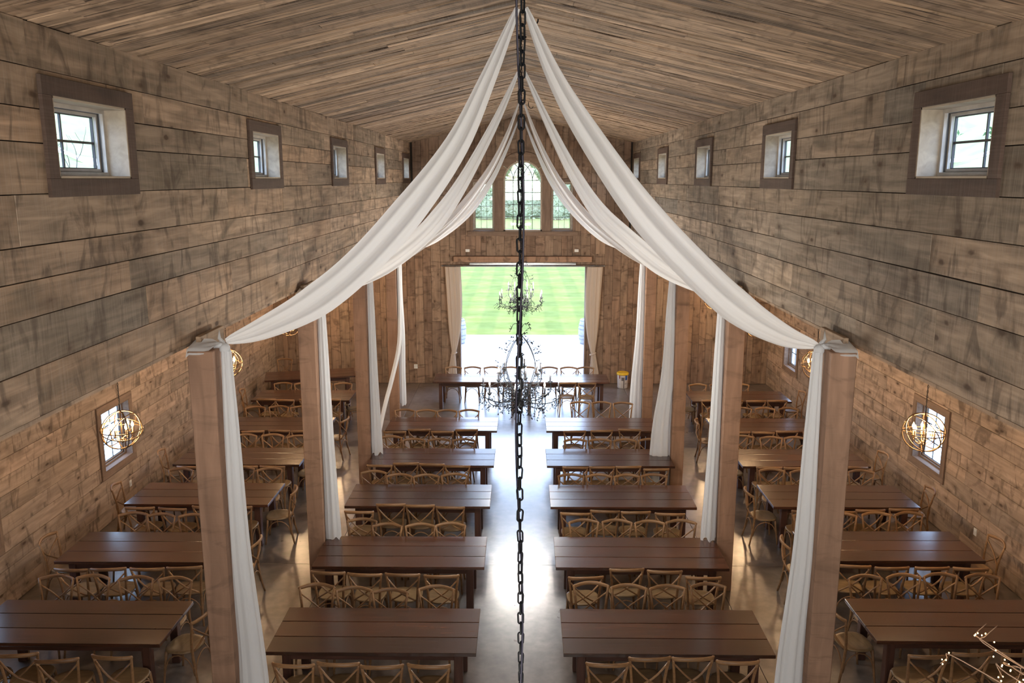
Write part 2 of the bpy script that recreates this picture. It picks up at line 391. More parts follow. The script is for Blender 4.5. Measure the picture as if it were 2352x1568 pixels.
def core(name, O, U, V, W, u0, u1, v0, v1, t, holes, mat=None):
    """dark backing wall with window holes; thickness t going away from the room (−W)"""
    O = Vector(O); U = Vector(U); V = Vector(V); W = Vector(W); b = MB(); R = basis((0,0,0), U, V, W).to_3x3()
    for r in rect_sub((u0, v0, u1, v1), holes):
        b.box(O+U*((r[0]+r[2])/2)+V*((r[1]+r[3])/2)-W*(t/2), (r[2]-r[0], r[3]-r[1], t), R)
    o = b.obj(name, mat or M_dark); tag(o, kind='structure'); return o

WT = .24   # upper wall thickness
clere = [(5.74+k*4.24, 6.80+k*4.24) for k in range(5)]; CZ = (6.05, 6.60)
RW = [.22, .26, .30, .24, .33]
for sgn, nm in ((-1, 'left'), (1, 'right')):
    hol = [(a, CZ[0], b_, CZ[1]) for a, b_ in clere]
    if sgn < 0: U, W = (0,1,0), (1,0,0); hl = hol
    else: U, W = (0,-1,0), (-1,0,0); hl = [(-h[2], h[1], -h[0], h[3]) for h in hol]
    ua, ub = (Y0, YF) if sgn < 0 else (-YF, -Y0)
    wl = core('wall_'+nm, (sgn*(XW+.026), 0, 0), U, (0,0,1), W, ua, ub, ZB+.02, ZE+.02, WT-.03, hl)
    planked(wl, (sgn*XW, 0, 0), U, (0,0,1), max(ua, -99), ub, ZB, ZE, RW, (1.6, 4.6), hl, M_wall if sgn < 0 else M_wallr, 11+sgn)
    # bottom soffit board
    MB().box((0,0,0), (YF-Y0, WT, .03)).obj('soffit_board', M_wall, wl, basis((sgn*(XW+WT/2), (Y0+YF)/2, ZB-.012), U, Vector((0,0,1)).cross(Vector(U)), (0,0,1)))
    # aisle outer wall
    if sgn < 0: wins = [(9.62, 10.77), (13.82, 14.88)]
    else: wins = [(13.82, 14.88), (21.6, 22.6)]
    hol = [(a, .95, b_, 2.02) for a, b_ in wins]; hl = hol if sgn < 0 else [(-h[2], h[1], -h[0], h[3]) for h in hol]
    wa = core('wall_aisle_'+nm, (sgn*(XA+.026), 0, 0), U, (0,0,1), W, ua, ub, -.1, 3.9, .18, hl)
    planked(wa, (sgn*XA, 0, 0), U, (0,0,1), (3.0 if sgn < 0 else -YF), (YF if sgn < 0 else -3.0), .005, 3.42, RW, (1.4, 4.2), hl, M_aisle, 21+sgn)
    # aisle ceiling, sloping down from the nave wall to the outer wall
    d = Vector((sgn*(XA-XW-WT+.05), 0, -1.0)); ln = d.length; d.normalize()
    Uc = d; Vc = Vector((0, 1, 0)) if sgn > 0 else Vector((0, -1, 0))
    if Uc.cross(Vc).z > 0: Vc = -Vc
    ac = MB().box(Vector((sgn*(XW+WT-.05), 9.7, 4.62))+d*(ln/2+.22)-Uc.cross(Vc)*.06, (ln+.4, YF-Y0, .08), basis((0,0,0), Uc, Vc, Uc.cross(Vc)).to_3x3()).obj('ceiling_aisle_'+nm, M_dark); tag(ac, kind='structure')
    va, vb = (Y0, YF) if Vc.y > 0 else (-YF, -Y0)
    planked(ac, (sgn*(XW+WT-.05), 0, 4.60), Uc, Vc, 0, ln, va, vb, [.3, .36], (4.4, 5), [], M_ceil, 31+sgn)

# nave ceiling: one object, boards run from eave to ridge on both slopes
ce = MB()
for sgn in (-1, 1):
    Uc = Vector((-sgn*XW, 0, ZR-ZE)).normalized(); Vc = Vector((0, 1, 0))
    if Uc.cross(Vc).z > 0: Vc = -Vc
    Wn = Uc.cross(Vc); L_ = math.hypot(XW, ZR-ZE)
    ce.box(Vector((sgn*XW, 9.7, ZE))+Uc*(L_/2-.12)-Wn*.10, (L_+.5, YF-Y0+.4, .14), basis((0,0,0), Uc, Vc, Wn).to_3x3())
ceil = ce.obj('ceiling', M_dark); tag(ceil, kind='structure')
for sgn in (-1, 1):
    Uc = Vector((-sgn*XW, 0, ZR-ZE)).normalized(); Vc = Vector((0, 1, 0))
    if Uc.cross(Vc).z > 0: Vc = -Vc
    L_ = math.hypot(XW, ZR-ZE); va, vb = (1.0, YF) if Vc.y > 0 else (-YF, -1.0)
    planked(ceil, (sgn*XW, 0, ZE), Uc, Vc, -.02, L_, va, vb, [.16, .19, .22, .25], (2.2, 5.5), [], M_ceil, 41+sgn, 'ceiling_plank', T=.02, gap=.018, dz=.009, far=lambda c: c.y > 17.5, maxn=150)

# far gable wall, vertical boards, with window group and big door
FX = .05
holes_f = [(-.556+FX, 4.55, .556+FX, 6.556), (-1.455+FX, 4.55, -.805+FX, 5.97), (.805+FX, 4.55, 1.455+FX, 5.97), (-1.88+FX, -.1, 1.88+FX, 3.56)]
# local: u = z (up), v = -x
hf = [(h[1], -h[2], h[3], -h[0]) for h in holes_f]
fw = core('wall_back', (0, YF+.026, 0), (0,0,1), (-1,0,0), (0,-1,0), -.1, ZR+.1, -XW-.3, XW+.3, .20, hf)
for sg in (-1, 1):
    b = MB().box((sg*(XW+.3+(XA-XW)/2-.05), YF+.126, 1.9), (XA-XW+.1, .2, 4.2)); o = b.obj('wall_back_aisle', M_dark); tag(o, kind='structure')
def gtop(v):
    x = abs(v); return ZR-SL*x+.03 if x < XW+.02 else (4.35 if x < 5 else 3.9)
planked(fw, (0, YF, 0), (0,0,1), (-1,0,0), .005, 9, -XA, XA, [.17, .20, .24, .28, .15], (1.2, 3.6), hf, M_gable, 55, 'board', vtop=gtop)
ob = MB().box((0, -4.95, 3.9), (15.4, .2, 8)).obj('wall_front', M_loft); tag(ob, kind='structure')

# posts' header boards and spandrel around the arch are built with the windows
# ------------------------------------------------------------------ windows
wn = [0]
def window(M, w_, h_, cols, rows, trim_w, depth, trim_mat, style=0, sash=M_sash, bar=.014):
    """local frame: X right along the wall, Y up, Z into the room; opening w_ x h_ centred on origin"""
    wn[0] += 1; r = empty('window_%d' % wn[0]); r.matrix_world = M; tag(r, kind='structure')
    T = .028
    for (cx, cy, dx, dy) in ((0, h_/2+trim_w/2, w_+2*trim_w, trim_w), (0, -h_/2-trim_w/2, w_+2*trim_w, trim_w), (-w_/2-trim_w/2, 0, trim_w, h_), (w_/2+trim_w/2, 0, trim_w, h_)):
        if dx > dy: MB().box((0,0,0), (dx, dy, T), None, .003).obj('trim_board', trim_mat, r, Matrix.Translation((cx, cy, T/2)))
        else: MB().box((0,0,0), (dy, dx, T), None, .003).obj('trim_board', trim_mat, r, Matrix.Translation((cx, cy, T/2)) @ Matrix.Rotation(PI/2, 4, 'Z'))
    jt = .018
    for (cx, cy, dx, dy) in ((0, h_/2-jt/2, w_, jt), (0, -h_/2+jt/2, w_, jt), (-w_/2+jt/2, 0, jt, h_), (w_/2-jt/2, 0, jt, h_)):
        MB().box((0,0,0), (dx, dy, depth), None, .002).obj('jamb', M_jamb if style != 1 else trim_mat, r, Matrix.Translation((cx, cy, -depth/2+.022)))
    iw, ih = w_-2*jt, h_-2*jt
    # stepped sash: two nested frames; thin dark frames added as their shadow lines
    for k, (ins, z, mt, tk) in enumerate(((0, -depth*.62, sash, .03), (.028, -depth*.74, M_sashdk, .006), (.030, -depth*.80, sash, .026), (.052, -depth*.9, M_sashdk, .012))):
        b = MB(); a, c_ = iw/2-ins, ih/2-ins
        b.box((0, c_-tk/2, z), (2*a, tk, .022)).box((0, -c_+tk/2, z), (2*a, tk, .022)).box((-a+tk/2, 0, z), (tk, 2*c_-2*tk, .022)).box((a-tk/2, 0, z), (tk, 2*c_-2*tk, .022))
        b.obj('sash' if k % 2 == 0 else 'shadow_line', mt, r)
    gw, gh = iw-.12, ih-.12; z = -depth*.92
    mb = MB()
    for i in range(1, cols): mb.box((-gw/2+gw*i/cols, 0, z), (bar, gh, .016))
    for j in range(1, rows): mb.box((0, -gh/2+gh*j/rows, z), (gw, bar*1.25, .018))
    mb.obj('muntin', M_sashdk, r)
    for i in range(cols):
        for j in range(rows):
            MB().box((0,0,0), (gw/cols-.001, gh/rows-.001, .004)).obj('pane', M_glass, r, Matrix.Translation((-gw/2+gw*(i+.5)/cols, -gh/2+gh*(j+.5)/rows, z)))
    return r
for sgn in (-1, 1):
    for a, b_ in clere:
        U = Vector((0, -sgn, 0)); W = Vector((-sgn, 0, 0))
        window(basis((sgn*XW, (a+b_)/2, (CZ[0]+CZ[1])/2), U, (0,0,1), W), b_-a, CZ[1]-CZ[0], 2, 2, .125, .25, M_trim)
    for a, b_ in ([(9.62, 10.77), (13.82, 14.88)] if sgn < 0 else [(13.82, 14.88), (21.6, 22.6)]):
        U = Vector((0, -sgn, 0)); W = Vector((-sgn, 0, 0))
        window(basis((sgn*XA, (a+b_)/2, 1.485), U, (0,0,1), W), b_-a, 1.07, 3, 3, .12, .19, M_trim2, 1, M_trim2)
MF = lambda x, z: basis((x, YF, z), (1,0,0), (0,0,1), (0,-1,0))
MFr = lambda x, z: basis((x, YF-.001, z), (1,0,0), (0,0,1), (0,-1,0))
for sx_ in (-1, 1):
    window(MF(FX+sx_*1.13, 5.26), .65, 1.42, 3, 4, .07, .20, M_trim2, 1, M_jamb, .009)
# arched window
wn[0] += 1; r = empty('window_%d' % wn[0]); r.matrix_world = MF(FX, 6.0); tag(r, kind='structure'); R_ = .556
def arc_band(r0, r1, z0, z1, n=28, a0=0, a1=PI):
    vs = []; fs = []
    for i in range(n+1):
        a = a0+(a1-a0)*i/n
        for rr_, zz in ((r0, z0), (r1, z0), (r1, z1), (r0, z1)): vs.append((rr_*math.cos(a), rr_*math.sin(a), zz))
    for i in range(n):
        for j in range(4): fs.append((i*4+j, i*4+(j+1) % 4, (i+1)*4+(j+1) % 4, (i+1)*4+j))
    fs += [(3,2,1,0), tuple(n*4+k for k in range(4))]
    return MB().add(vs, fs)
for k in range(5):     # arched casing of five curved pieces
    arc_band(R_, .80, -.02, .03, 7, PI*k/5+.004, PI*(k+1)/5-.004).obj('casing_piece', M_trim2, r)
for sg in (-1, 1): MB().box((0,0,0), (1.45, .245, .03), None, .003).obj('casing_board', M_trim2, r, Matrix.Translation((sg*(R_+.122), -.725, .016)) @ Matrix.Rotation(PI/2, 4, 'Z'))
MB().box((0,0,0), (3.2, .13, .04), None, .004).obj('sill_board', M_trim2, r, Matrix.Translation((0, -1.515, .055)))
arc_band(R_-.045, R_, -.19, .02).obj('jamb', M_jamb, r)
b = MB()
for sg in (-1, 1): b.box((sg*(R_-.022), -.725, -.085), (.045, 1.45, .21))
b.box((0, -1.43, -.085), (2*R_, .05, .21)); b.obj('jamb', M_jamb, r)
mb = MB(); rr_ = R_-.045
for i in (-1, 0, 1): mb.box((i*R_*.5, -.70, -.15), (.016, 1.42, .016))
for j in range(4): mb.box((0, -.0-.345*j, -.15), (2*rr_, .016, .016))
for xm in (-R_*.5, 0, R_*.5):
    for sg in (-1, 1):
        pts = []
        for i in range(24):
            a = i/23*PI/2*.98; x = xm+sg*(R_-R_*math.cos(a)); y = R_*math.sin(a)
            if math.hypot(x, y) < rr_: pts.append((x, y, -.15))
        if len(pts) > 2: mb.tube(pts, .009, 4)
mb.obj('muntin', M_sashdk, r)
for i in range(4):
    for j in range(4): MB().box((0,0,0), (R_*.5-.018, .325, .004)).obj('pane', M_glass, r, Matrix.Translation(((i-1.5)*R_*.5, -.1725-.345*j, -.15)))
vs = [(0, 0, -.15)]+[(rr_*math.cos(PI*i/24), rr_*math.sin(PI*i/24), -.15) for i in range(25)]
MB().add(vs, [(0, i, i+1) for i in range(1, 25)]).obj('pane', M_glass, r)

# ------------------------------------------------------------------ big sliding-door opening
d1 = empty('door_1', (FX, YF, 0)); tag(d1, kind='structure')
b = MB().box((0,0,0), (4.02, .26, .16), None, .006); b.obj('header_beam', M_beam, d1, Matrix.Translation((0, -.06, 3.75)))
for sg in (-1, 1): MB().box((0,0,0), (3.56, .30, .05), None, .004).obj('door_jamb', M_trim2, d1, Matrix.Translation((sg*1.865, .1, 1.78)) @ Matrix.Rotation(PI/2, 4, 'Y'))
MB().box((0,0,0), (3.72, .30, .06), None, .004).obj('lintel_board', M_trim2, d1, Matrix.Translation((0, .1, 3.55)))
MB().box((0, -.10, 3.60), (3.1, .03, .03)).box((0, -.06, 3.63), (3.1, .08, .012)).obj('door_track', M_steel, d1)
MB().box((0, .1, .012), (3.66, .3, .022)).obj('threshold', M_steel, d1)

# wall boxes and outlets
def plate(loc, x, z, M=None, label='', w_=.12, h_=.08):
    o = MB().box((0,0,0), (w_, h_, .02), None, .004).box((-.02, 0, .012), (.018, .03, .006)).box((.02, 0, .012), (.018, .03, .006)).obj('wall_outlet', M_white, None, M)
    tag(o, label, 'outlet')
plate(0, 0, 0, MF(-1.56, 3.99), 'white double outlet on the far wall above the left end of the header beam')
plate(0, 0, 0, MF(1.62, 3.99), 'white double outlet on the far wall above the right end of the header beam')
plate(0, 0, 0, MF(-3.15, .52), 'pale square outlet low on the far wall left of the cream curtain', .11, .13)
plate(0, 0, 0, basis((-XA, 18.6, .45), (0,1,0), (0,0,1), (1,0,0)), 'white outlet low on the left aisle wall beside the far tables', .08, .12)
plate(0, 0, 0, basis((-XA, 14.7, .42), (0,1,0), (0,0,1), (1,0,0)), 'white outlet low on the left aisle wall under the middle window', .08, .12)
plate(0, 0, 0, basis((XA, 12.6, .45), (0,-1,0), (0,0,1), (-1,0,0)), 'white outlet low on the right aisle wall below the orb light', .08, .12)

# ------------------------------------------------------------------ posts and drapes
PY = [7.6, 11.45, 15.3, 19.15]; PW = .24; PX = 2.91; PH = 4.45
ordn = ['nearest', 'second', 'third', 'farthest']
for sgn, sd_ in ((-1, 'left'), (1, 'right')):
    for k, y in enumerate(PY):
        p = empty('timber_post', (sgn*(PX+PW/2), y+PW/2, 0))
        tag(p, 'square rough cedar post, %s of the four down the %s side' % (ordn[k], sd_), 'post', 'cedar posts along the nave')
        MB().box((0,0,0), (PH, PW, PW), None, .008).obj('post_shaft', M_post, p, Matrix.Translation((0, 0, PH/2)) @ Matrix.Rotation(-PI/2, 4, 'Y'))
        MB().box((0,0,0), (.62, .22, .05), None, .004).obj('bearing_block', M_wall, p, Matrix.Translation((sgn*.07, .36, PH+.0)) @ Matrix.Rotation(PI/2, 4, 'Z') @ Matrix.Rotation(PI/2, 4, 'X'))
SW = {
(-1,0): [(-.039,8.786,7.729),(-.337,8.682,7.039),(-.646,8.575,6.395),(-1.081,8.421,5.792),(-1.592,8.237,5.22),(-2.046,8.069,4.851),(-2.518,7.92,4.614),(-2.86,7.84,4.50)],
(-1,1): [(-.049,13.964,7.742),(-.412,13.694,6.94),(-.875,13.34,6.07),(-1.237,13.055,5.517),(-1.585,12.769,5.131),(-2.063,12.353,4.773),(-2.509,11.938,4.55),(-2.86,11.67,4.46)],
(-1,2): [(-.048,18.947,7.701),(-.352,18.61,6.891),(-.74,18.168,6.142),(-1.335,17.451,5.337),(-1.9,16.714,4.848),(-2.381,16.029,4.51),(-2.86,15.5,4.36)],
(-1,3): [(-.048,23.44,7.69),(-.436,22.949,6.744),(-.835,22.428,5.936),(-1.377,21.683,5.186),(-2.028,20.715,4.67),(-2.572,19.821,4.42),(-2.86,19.36,4.36)],
(1,0): [(.039,8.786,7.729),(.32,8.688,7.082),(.648,8.572,6.523),(1.19,8.38,5.751),(1.739,8.18,5.161),(2.149,8.027,4.792),(2.544,7.91,4.56),(2.86,7.84,4.47)],
(1,1): [(.056,13.959,7.741),(.426,13.685,6.94),(.815,13.391,6.172),(1.211,13.081,5.556),(1.621,12.746,5.166),(2.099,12.333,4.775),(2.544,11.92,4.54),(2.86,11.67,4.44)],
(1,2): [(.058,18.939,7.7),(.362,18.612,6.891),(.778,18.153,6.05),(1.306,17.541,5.333),(1.877,16.827,4.839),(2.401,16.113,4.48),(2.86,15.5,4.34)],
(1,3): [(.06,23.425,7.689),(.447,22.932,6.743),(.846,22.409,5.936),(1.386,21.662,5.221),(1.989,20.765,4.67),(2.536,19.868,4.42),(2.86,19.36,4.36)]}
WD = [.34, .31, .25, .24]
TAIL = {(-1,0): (.60, .27, .0), (-1,1): (.78, .20, 0), (-1,2): (.79, .20, 0), (-1,3): (.70, .15, 0), (1,0): (.35, .27, 0), (1,1): (.79, .20, 0), (1,2): (.10, .36, 0), (1,3): (.35, .26, 0)}
def swag(pts, wmax, seed):
    rnd = random.Random(seed); P = spline(pts, 46); M_ = 27; vs = []; fs = []
    ph = [rnd.uniform(0, 6) for _ in range(4)]
    for i, p in enumerate(P):
        t = i/(len(P)-1); T = (P[min(i+1, len(P)-1)]-P[max(i-1, 0)]).normalized()
        up = Vector((0,0,1)); Uv = (up-T*up.dot(T)).normalized(); Nn = T.cross(Uv)
        wd = wmax*(.16+.84*min(1, t/.45)**.8*min(1, (1-t)/.30)**.75)
        for j in range(M_):
            s_ = j/(M_-1)-.5
            am = .020+.006*math.sin(3*t+ph[0])
            off = am*math.sin(s_*2*PI*2.1+ph[1]+.5*t)+.005*math.sin(s_*2*PI*6+ph[2]+.6*t)+.06*wmax*(4*s_*s_)
            vs.append(p+Uv*(s_*wd)+Nn*off*(.35+.65*wd/wmax))
    for i in range(len(P)-1):
        for j in range(M_-1): q = i*M_+j; fs.append((q, q+1, q+M_+1, q+M_))
    return MB().add(vs, fs, True)
def pleat(path, rx, ry, np_, amp, seed, n=44, rag=0):
    rnd = random.Random(seed); P = spline(path, 22); vs = []; fs = []; ph = rnd.uniform(0, 6)
    for i, p in enumerate(P):
        t = i/(len(P)-1); ax = rx(t); ay = ry(t)
        for j in range(n):
            a = 2*PI*j/n; k = 1+amp*math.sin(np_*a+ph+.15*t)+amp*.4*math.sin((2*np_+1)*a+ph)
            z = p.z+(rag*math.sin(3*a+ph)*.5+rag*.5*math.sin(5*a) if i == len(P)-1 else 0)
            vs.append((p.x+ax*k*math.cos(a), p.y+ay*k*math.sin(a), z))
    for i in range(len(P)-1):
        for j in range(n): fs.append((i*n+j, i*n+(j+1) % n, (i+1)*n+(j+1) % n, (i+1)*n+j))
    return MB().add(vs, fs, True)
for (sgn, k), pts in SW.items():
    sd_ = 'left' if sgn < 0 else 'right'; y = PY[k]
    e = empty('drape', (0, 0, 0)); ki = ['nearest', 'second', 'third', 'farthest'][k]
    e.location = (sgn*2.8, y+.2, TAIL[(sgn, k)][0])
    tag(e, 'white voile drape swooping from the ridge to the %s post on the %s, tail hanging' % (ki, sd_), 'drape', 'white drapes swagged from the ridge')
    def put(b, nm, mt=M_cloth, lab=None):
        b.v = [(v[0]-e.location[0], v[1]-e.location[1], v[2]-e.location[2]) for v in b.v]; o = b.obj(nm, mt, e)
        if lab: o['label'] = lab
        return o
    put(swag(pts, WD[k], k*7+sgn), 'swag')
    zb, wb, _ = TAIL[(sgn, k)]
    x1 = sgn*2.845
    mid = [(x1, y+.19, 4.42), (x1-sgn*.01, y+.17, 3.6), (x1-sgn*.02, y+.15, 2.4), (x1-sgn*(wb/2-.06), y+.13, 1.3), (x1-sgn*(wb/2-.05), y+.12, zb)]
    if (sgn, k) == (-1, 3): mid = [(x1, y+.19, 4.42), (x1-.005, y+.17, 3.4), (x1+.02, y+.15, 2.4), (x1, y+.15, 1.5), (x1+.0, y+.15, zb)]
    put(pleat(mid, lambda t: .045+(wb/2-.045)*min(1, t*1.15)**1.1, lambda t: .04+.05*t, 8, .13, k*3+sgn, rag=.05), 'hanging_tail')
    # knot and wrap on the post head
    kn = MB(); kn.lathe([(.0,-.06),(.035,-.045),(.052,-.01),(.05,.02),(.03,.045),(.0,.055)], (sgn*2.86, y+.20, 4.44), 10)
    kn.tube([(sgn*2.86, y+.2, 4.44), (sgn*2.89, y+.23, 4.50), (sgn*2.93, y+.26, 4.53), (sgn*2.94, y+.30, 4.60)], [.03, .022, .016, .003], 6)
    kn.tube([(sgn*2.85, y+.2, 4.45), (sgn*2.90, y+.2, 4.475), (sgn*2.96, y+.19, 4.47)], [.035, .03, .04], 8)
    put(kn, 'knot')
    tw = MB(); n_ = 9; vs = []; fs = []
    for i in range(n_):
        t = i/(n_-1); x = sgn*(2.888+t*.272); kk = min(1, t*2.4); kk = kk*kk*(3-2*kk)
        yc = (y+.20)*(1-kk)+(y+PW/2)*kk; hw = .030+(PW/2-.022)*kk
        for j in range(9):
            s_ = j/8*2-1
            zz = PH+.012+.062*((s_+1)/2)**.8*kk+.012*math.sin(s_*5+t*4)*(1-t)+.028*(1-kk)
            yy = yc+s_*hw
            if j == 0: zz -= .040*kk; yy -= .004*kk
            if i == n_-1: zz -= .03 if j == 0 else .01
            vs.append((x, yy, zz))
    for i in range(n_-1):
        for j in range(8): q = i*9+j; fs.append((q, q+1, q+10, q+9))
    put(tw.add(vs, fs, True), 'post_wrap')
    if (sgn, k) == (-1, 3):
        put(pleat([(x1-.01, y+.1, 4.2), (x1, y+.05, 3.0), (x1-.02, y-.1, 2.2), (x1-.12, y-.6, 1.55), (x1-.1, y-1.9, 1.2), (x1+.02, y-3.45, 1.0)], lambda t: .035+.015*math.sin(PI*t), lambda t: .04, 6, .15, 5), 'loose_strand')
    
# curtains + rod
rd = MB().tube([(-2.27, YF-.16, 3.56), (2.40, YF-.16, 3.56)], .018, 8)
for x in (-2.29, 2.42): rd.lathe([(0,-.03),(.03,-.01),(.03,.01),(0,.03)], (x, YF-.16, 3.56), 8)
for x in (-2.1, 2.2): rd.box((x, YF-.08, 3.56), (.03, .16, .03))
tag(rd.obj('curtain_rod', M_steel), 'grey metal curtain rod above the wide far doorway', 'curtain rod')
for sgn, c0, lab in ((-1, -2.0, 'cream floor-length curtain tied back at the left of the far doorway'), (1, 2.15, 'cream floor-length curtain tied back at the right of the far doorway')):
    e = empty('curtain', (c0, YF-.16, 0)); tag(e, lab, 'curtain', 'tied-back doorway curtains')
    def wz(z):
        if z > .95: t = min(1, (3.56-z)/2.5); return .125*(1-t**3.5)+.06
        return .05+.07*min(1, (.95-z)/.7)
    def cxz(z): return (.05*math.sin((3.56-z)*1.1)+.0) - (.02 if z < .95 else 0)
    P = []; zs = [3.53-i*(3.5/35) for i in range(36)]; n_ = 60; vs = []; fs = []
    for z in zs:
        for j in range(n_):
            a = 2*PI*j/n_; kk = 1+.30*math.sin(9*a+.2*z); W2 = wz(z)
            vs.append((cxz(z)*(-sgn)+W2*kk*math.cos(a), (.05+.01*math.sin(z*3))*kk*math.sin(a)*(.6+.4*min(1, W2/.1)), z))
    for i in range(35):
        for j in range(n_): fs.append((i*n_+j, i*n_+(j+1) % n_, (i+1)*n_+(j+1) % n_, (i+1)*n_+j))
    MB().add(vs, fs, True).obj('panel', M_curt, e)
    MB().tube([(cxz(.95)*(-sgn)+.08*math.cos(a*PI/8), .065*math.sin(a*PI/8), .95+.03*math.cos(a*PI/8)) for a in range(16)], .022, 6, True).obj('tie_back', M_curt, e)
    tb = MB()
    for i in range(7): tb.tube([(-.18+i*.06+.02*math.cos(a*PI/4), .022*math.sin(a*PI/4), 3.55+.022*math.cos(a*PI/4)) for a in range(8)], .004, 4, True)
    tb.obj('ring', M_steel, e)

# ------------------------------------------------------------------ tables
def make_table(L_=2.40, W_=1.01, H_=.765):
    e = empty('farm_table')
    for j in (-1, 0, 1):
        MB().box((0,0,0), (L_, W_/3-.010, .045), None, .004).obj('top_board', M_table, e, Matrix.Translation((0, j*W_/3, H_-.0225)))
    for sy in (-1, 1): MB().box((0,0,0), (L_-.42, .03, .10), None, .003).obj('apron', M_tleg, e, Matrix.Translation((0, sy*(W_/2-.11), H_-.097)))
    for sx_ in (-1, 1): MB().box((0,0,0), (W_-.26, .03, .10), None, .003).obj('apron', M_tleg, e, Matrix.Translation((sx_*(L_/2-.2), 0, H_-.097)) @ Matrix.Rotation(PI/2, 4, 'Z'))
    for sx_ in (-1, 1):
        for sy in (-1, 1): MB().box((0,0,0), (H_-.048, .10, .10), None, .006).obj('leg', M_tleg, e, Matrix.Translation((sx_*(L_/2-.21), sy*(W_/2-.13), (H_-.048)/2)) @ Matrix.Rotation(PI/2, 4, 'Y'))
    return e
tp = None
words = ['nearest', 'second nearest', 'third nearest', 'fourth', 'fifth', 'sixth']
tables = []
RY = [8.52, 10.64, 12.80, 14.78, 16.97]
for k, y in enumerate(RY):
    tables.append((-1.70, y+.505, 0, 'long dark-stained plank table, %s in the row left of the walkway' % words[k], 'centre tables left of the walkway'))
    tables.append((1.695 if k < 4 else 1.75, y+.505, 0, 'long dark-stained plank table, %s in the row right of the walkway' % words[k], 'centre tables right of the walkway'))
RL = [8.67, 10.75, 12.84, 14.79, 16.95, 19.4]; RR = [8.82, 10.90, 12.84, 14.80, 16.97, 19.4]
for k in range(6):
    tables.append((-5.37, RL[k]+.505, 0, 'brown plank table, %s in the left side aisle behind the posts' % words[k], 'tables in the left side aisle'))
    tables.append((5.36, RR[k]+.505, 0, 'brown plank table, %s in the right side aisle behind the posts' % words[k], 'tables in the right side aisle'))
tables.append((-5.8, 22.15, .25, 'dark worn plank table standing askew in the far left corner', None))
tables.append((-1.17, 21.75, 0, 'left half of the head table before the far doorway', 'head table pair'))
tables.append((1.19, 21.75, 0, 'right half of the head table before the far doorway', 'head table pair'))
for (x, y, rz, lab, grp) in tables:
    if tp is None: tp = make_table(); t_ = tp
    else: t_ = copy_tree(tp)
    t_.location = (x, y, 0); t_.rotation_euler = (0, 0, rz+random.uniform(-.006, .006)); tag(t_, lab, 'table', grp)
    if grp is None and 'group' in t_: del t_['group']
    if 'head' in lab: t_.scale = (.97, .93, 1)

# ------------------------------------------------------------------ chairs
def make_chair():
    e = empty('cross_back_chair')
    b = MB(); prof = []                     # rounded trapezoid seat
    N = 24; vs = []; fs = []
    rings = [(.90, .425), (1.0, .435), (1.0, .452), (.94, .460), (.80, .452), (.0, .449)]
    for sc_, z in rings:
        for j in range(N):
            a = 2*PI*j/N; ca, sa = math.cos(a), math.sin(a)
            q = (abs(ca)**3+abs(sa)**3)**(-1/3)
            wy = 1-.10*(-sa) if sa < 0 else 1+.06*sa
            vs.append((.215*sc_*q*ca*wy, .205*sc_*q*sa+.01, z))
    for i in range(len(rings)-1):
        for j in range(N): fs.append((i*N+j, i*N+(j+1) % N, (i+1)*N+(j+1) % N, (i+1)*N+j))
    fs.append(tuple(range(N))[::-1])
    b.add(vs, fs, True).obj('seat', M_seat, e)
    for sg in (-1, 1):
        MB().tube(spline([(sg*.175, .165, .43), (sg*.185, .185, .25), (sg*.20, .215, 0)], 6), [.017,.018,.017,.016,.014,.014], 7).obj('leg', M_chair, e)
        MB().tube(spline([(sg*.205, -.26, 0), (sg*.185, -.215, .22), (sg*.18, -.19, .45), (sg*.195, -.205, .66), (sg*.225, -.245, .885)], 10), [.014,.015,.016,.017,.018,.018,.017,.016,.016,.015], 7).obj('back_post', M_chair, e)
        MB().tube(spline([(sg*.208, -.232, .80), (sg*.10, -.262, .69), (0, -.262+sg*.006, .60), (-sg*.11, -.235, .52), (-sg*.165, -.195, .465)], 9), .0105, 6, flat=1.3).obj('cross_slat', M_chair, e)
    MB().tube(spline([(-.238, -.235, .875), (-.20, -.262, .872), (-.10, -.300, .885), (0, -.312, .89), (.10, -.300, .885), (.20, -.262, .872), (.238, -.235, .875)], 15), [.012,.022,.025]+[.026]*9+[.025,.022,.012], 8, flat=.62, up=(0,0,1)).obj('top_rail', M_chair, e)
    st = MB()
    for (a, c_) in (((-.19,.19),(.19,.19)), ((-.19,-.22),(.19,-.22)), ((-.19,.19),(-.19,-.21)), ((.19,.19),(.19,-.21))):
        A = Vector((a[0], a[1], .16)); B = Vector((c_[0], c_[1], .16)); m_ = (A+B)/2
        pts = [A, A.lerp(m_, .18)+Vector((0,0,.13)), A.lerp(m_, .5)+Vector((0,0,.21)), m_+Vector((0,0,.245)), B.lerp(m_, .5)+Vector((0,0,.21)), B.lerp(m_, .18)+Vector((0,0,.13)), B]
        st.tube(spline(pts, 11), .009, 5)
    st.obj('arched_stretcher', M_chair, e)
    return e
ch0 = make_chair(); used = [False]
def chair(x, y, rz, label, group):
    """x, y = where the top rail is; rz = 0 faces +Y"""
    if not used[0]: c = ch0; used[0] = True
    else: c = copy_tree(ch0)
    off = Matrix.Rotation(rz, 3, 'Z') @ Vector((0, -.30, 0))
    c.location = (x-off.x, y-off.y, 0); c.rotation_euler = (0, 0, rz); tag(c, label, 'chair', group)
pos4 = ['leftmost', 'second from left', 'third from left', 'rightmost']
pos3 = ['leftmost', 'middle', 'rightmost']
tw_ = ['first', 'second', 'third', 'fourth', 'fifth', 'sixth']
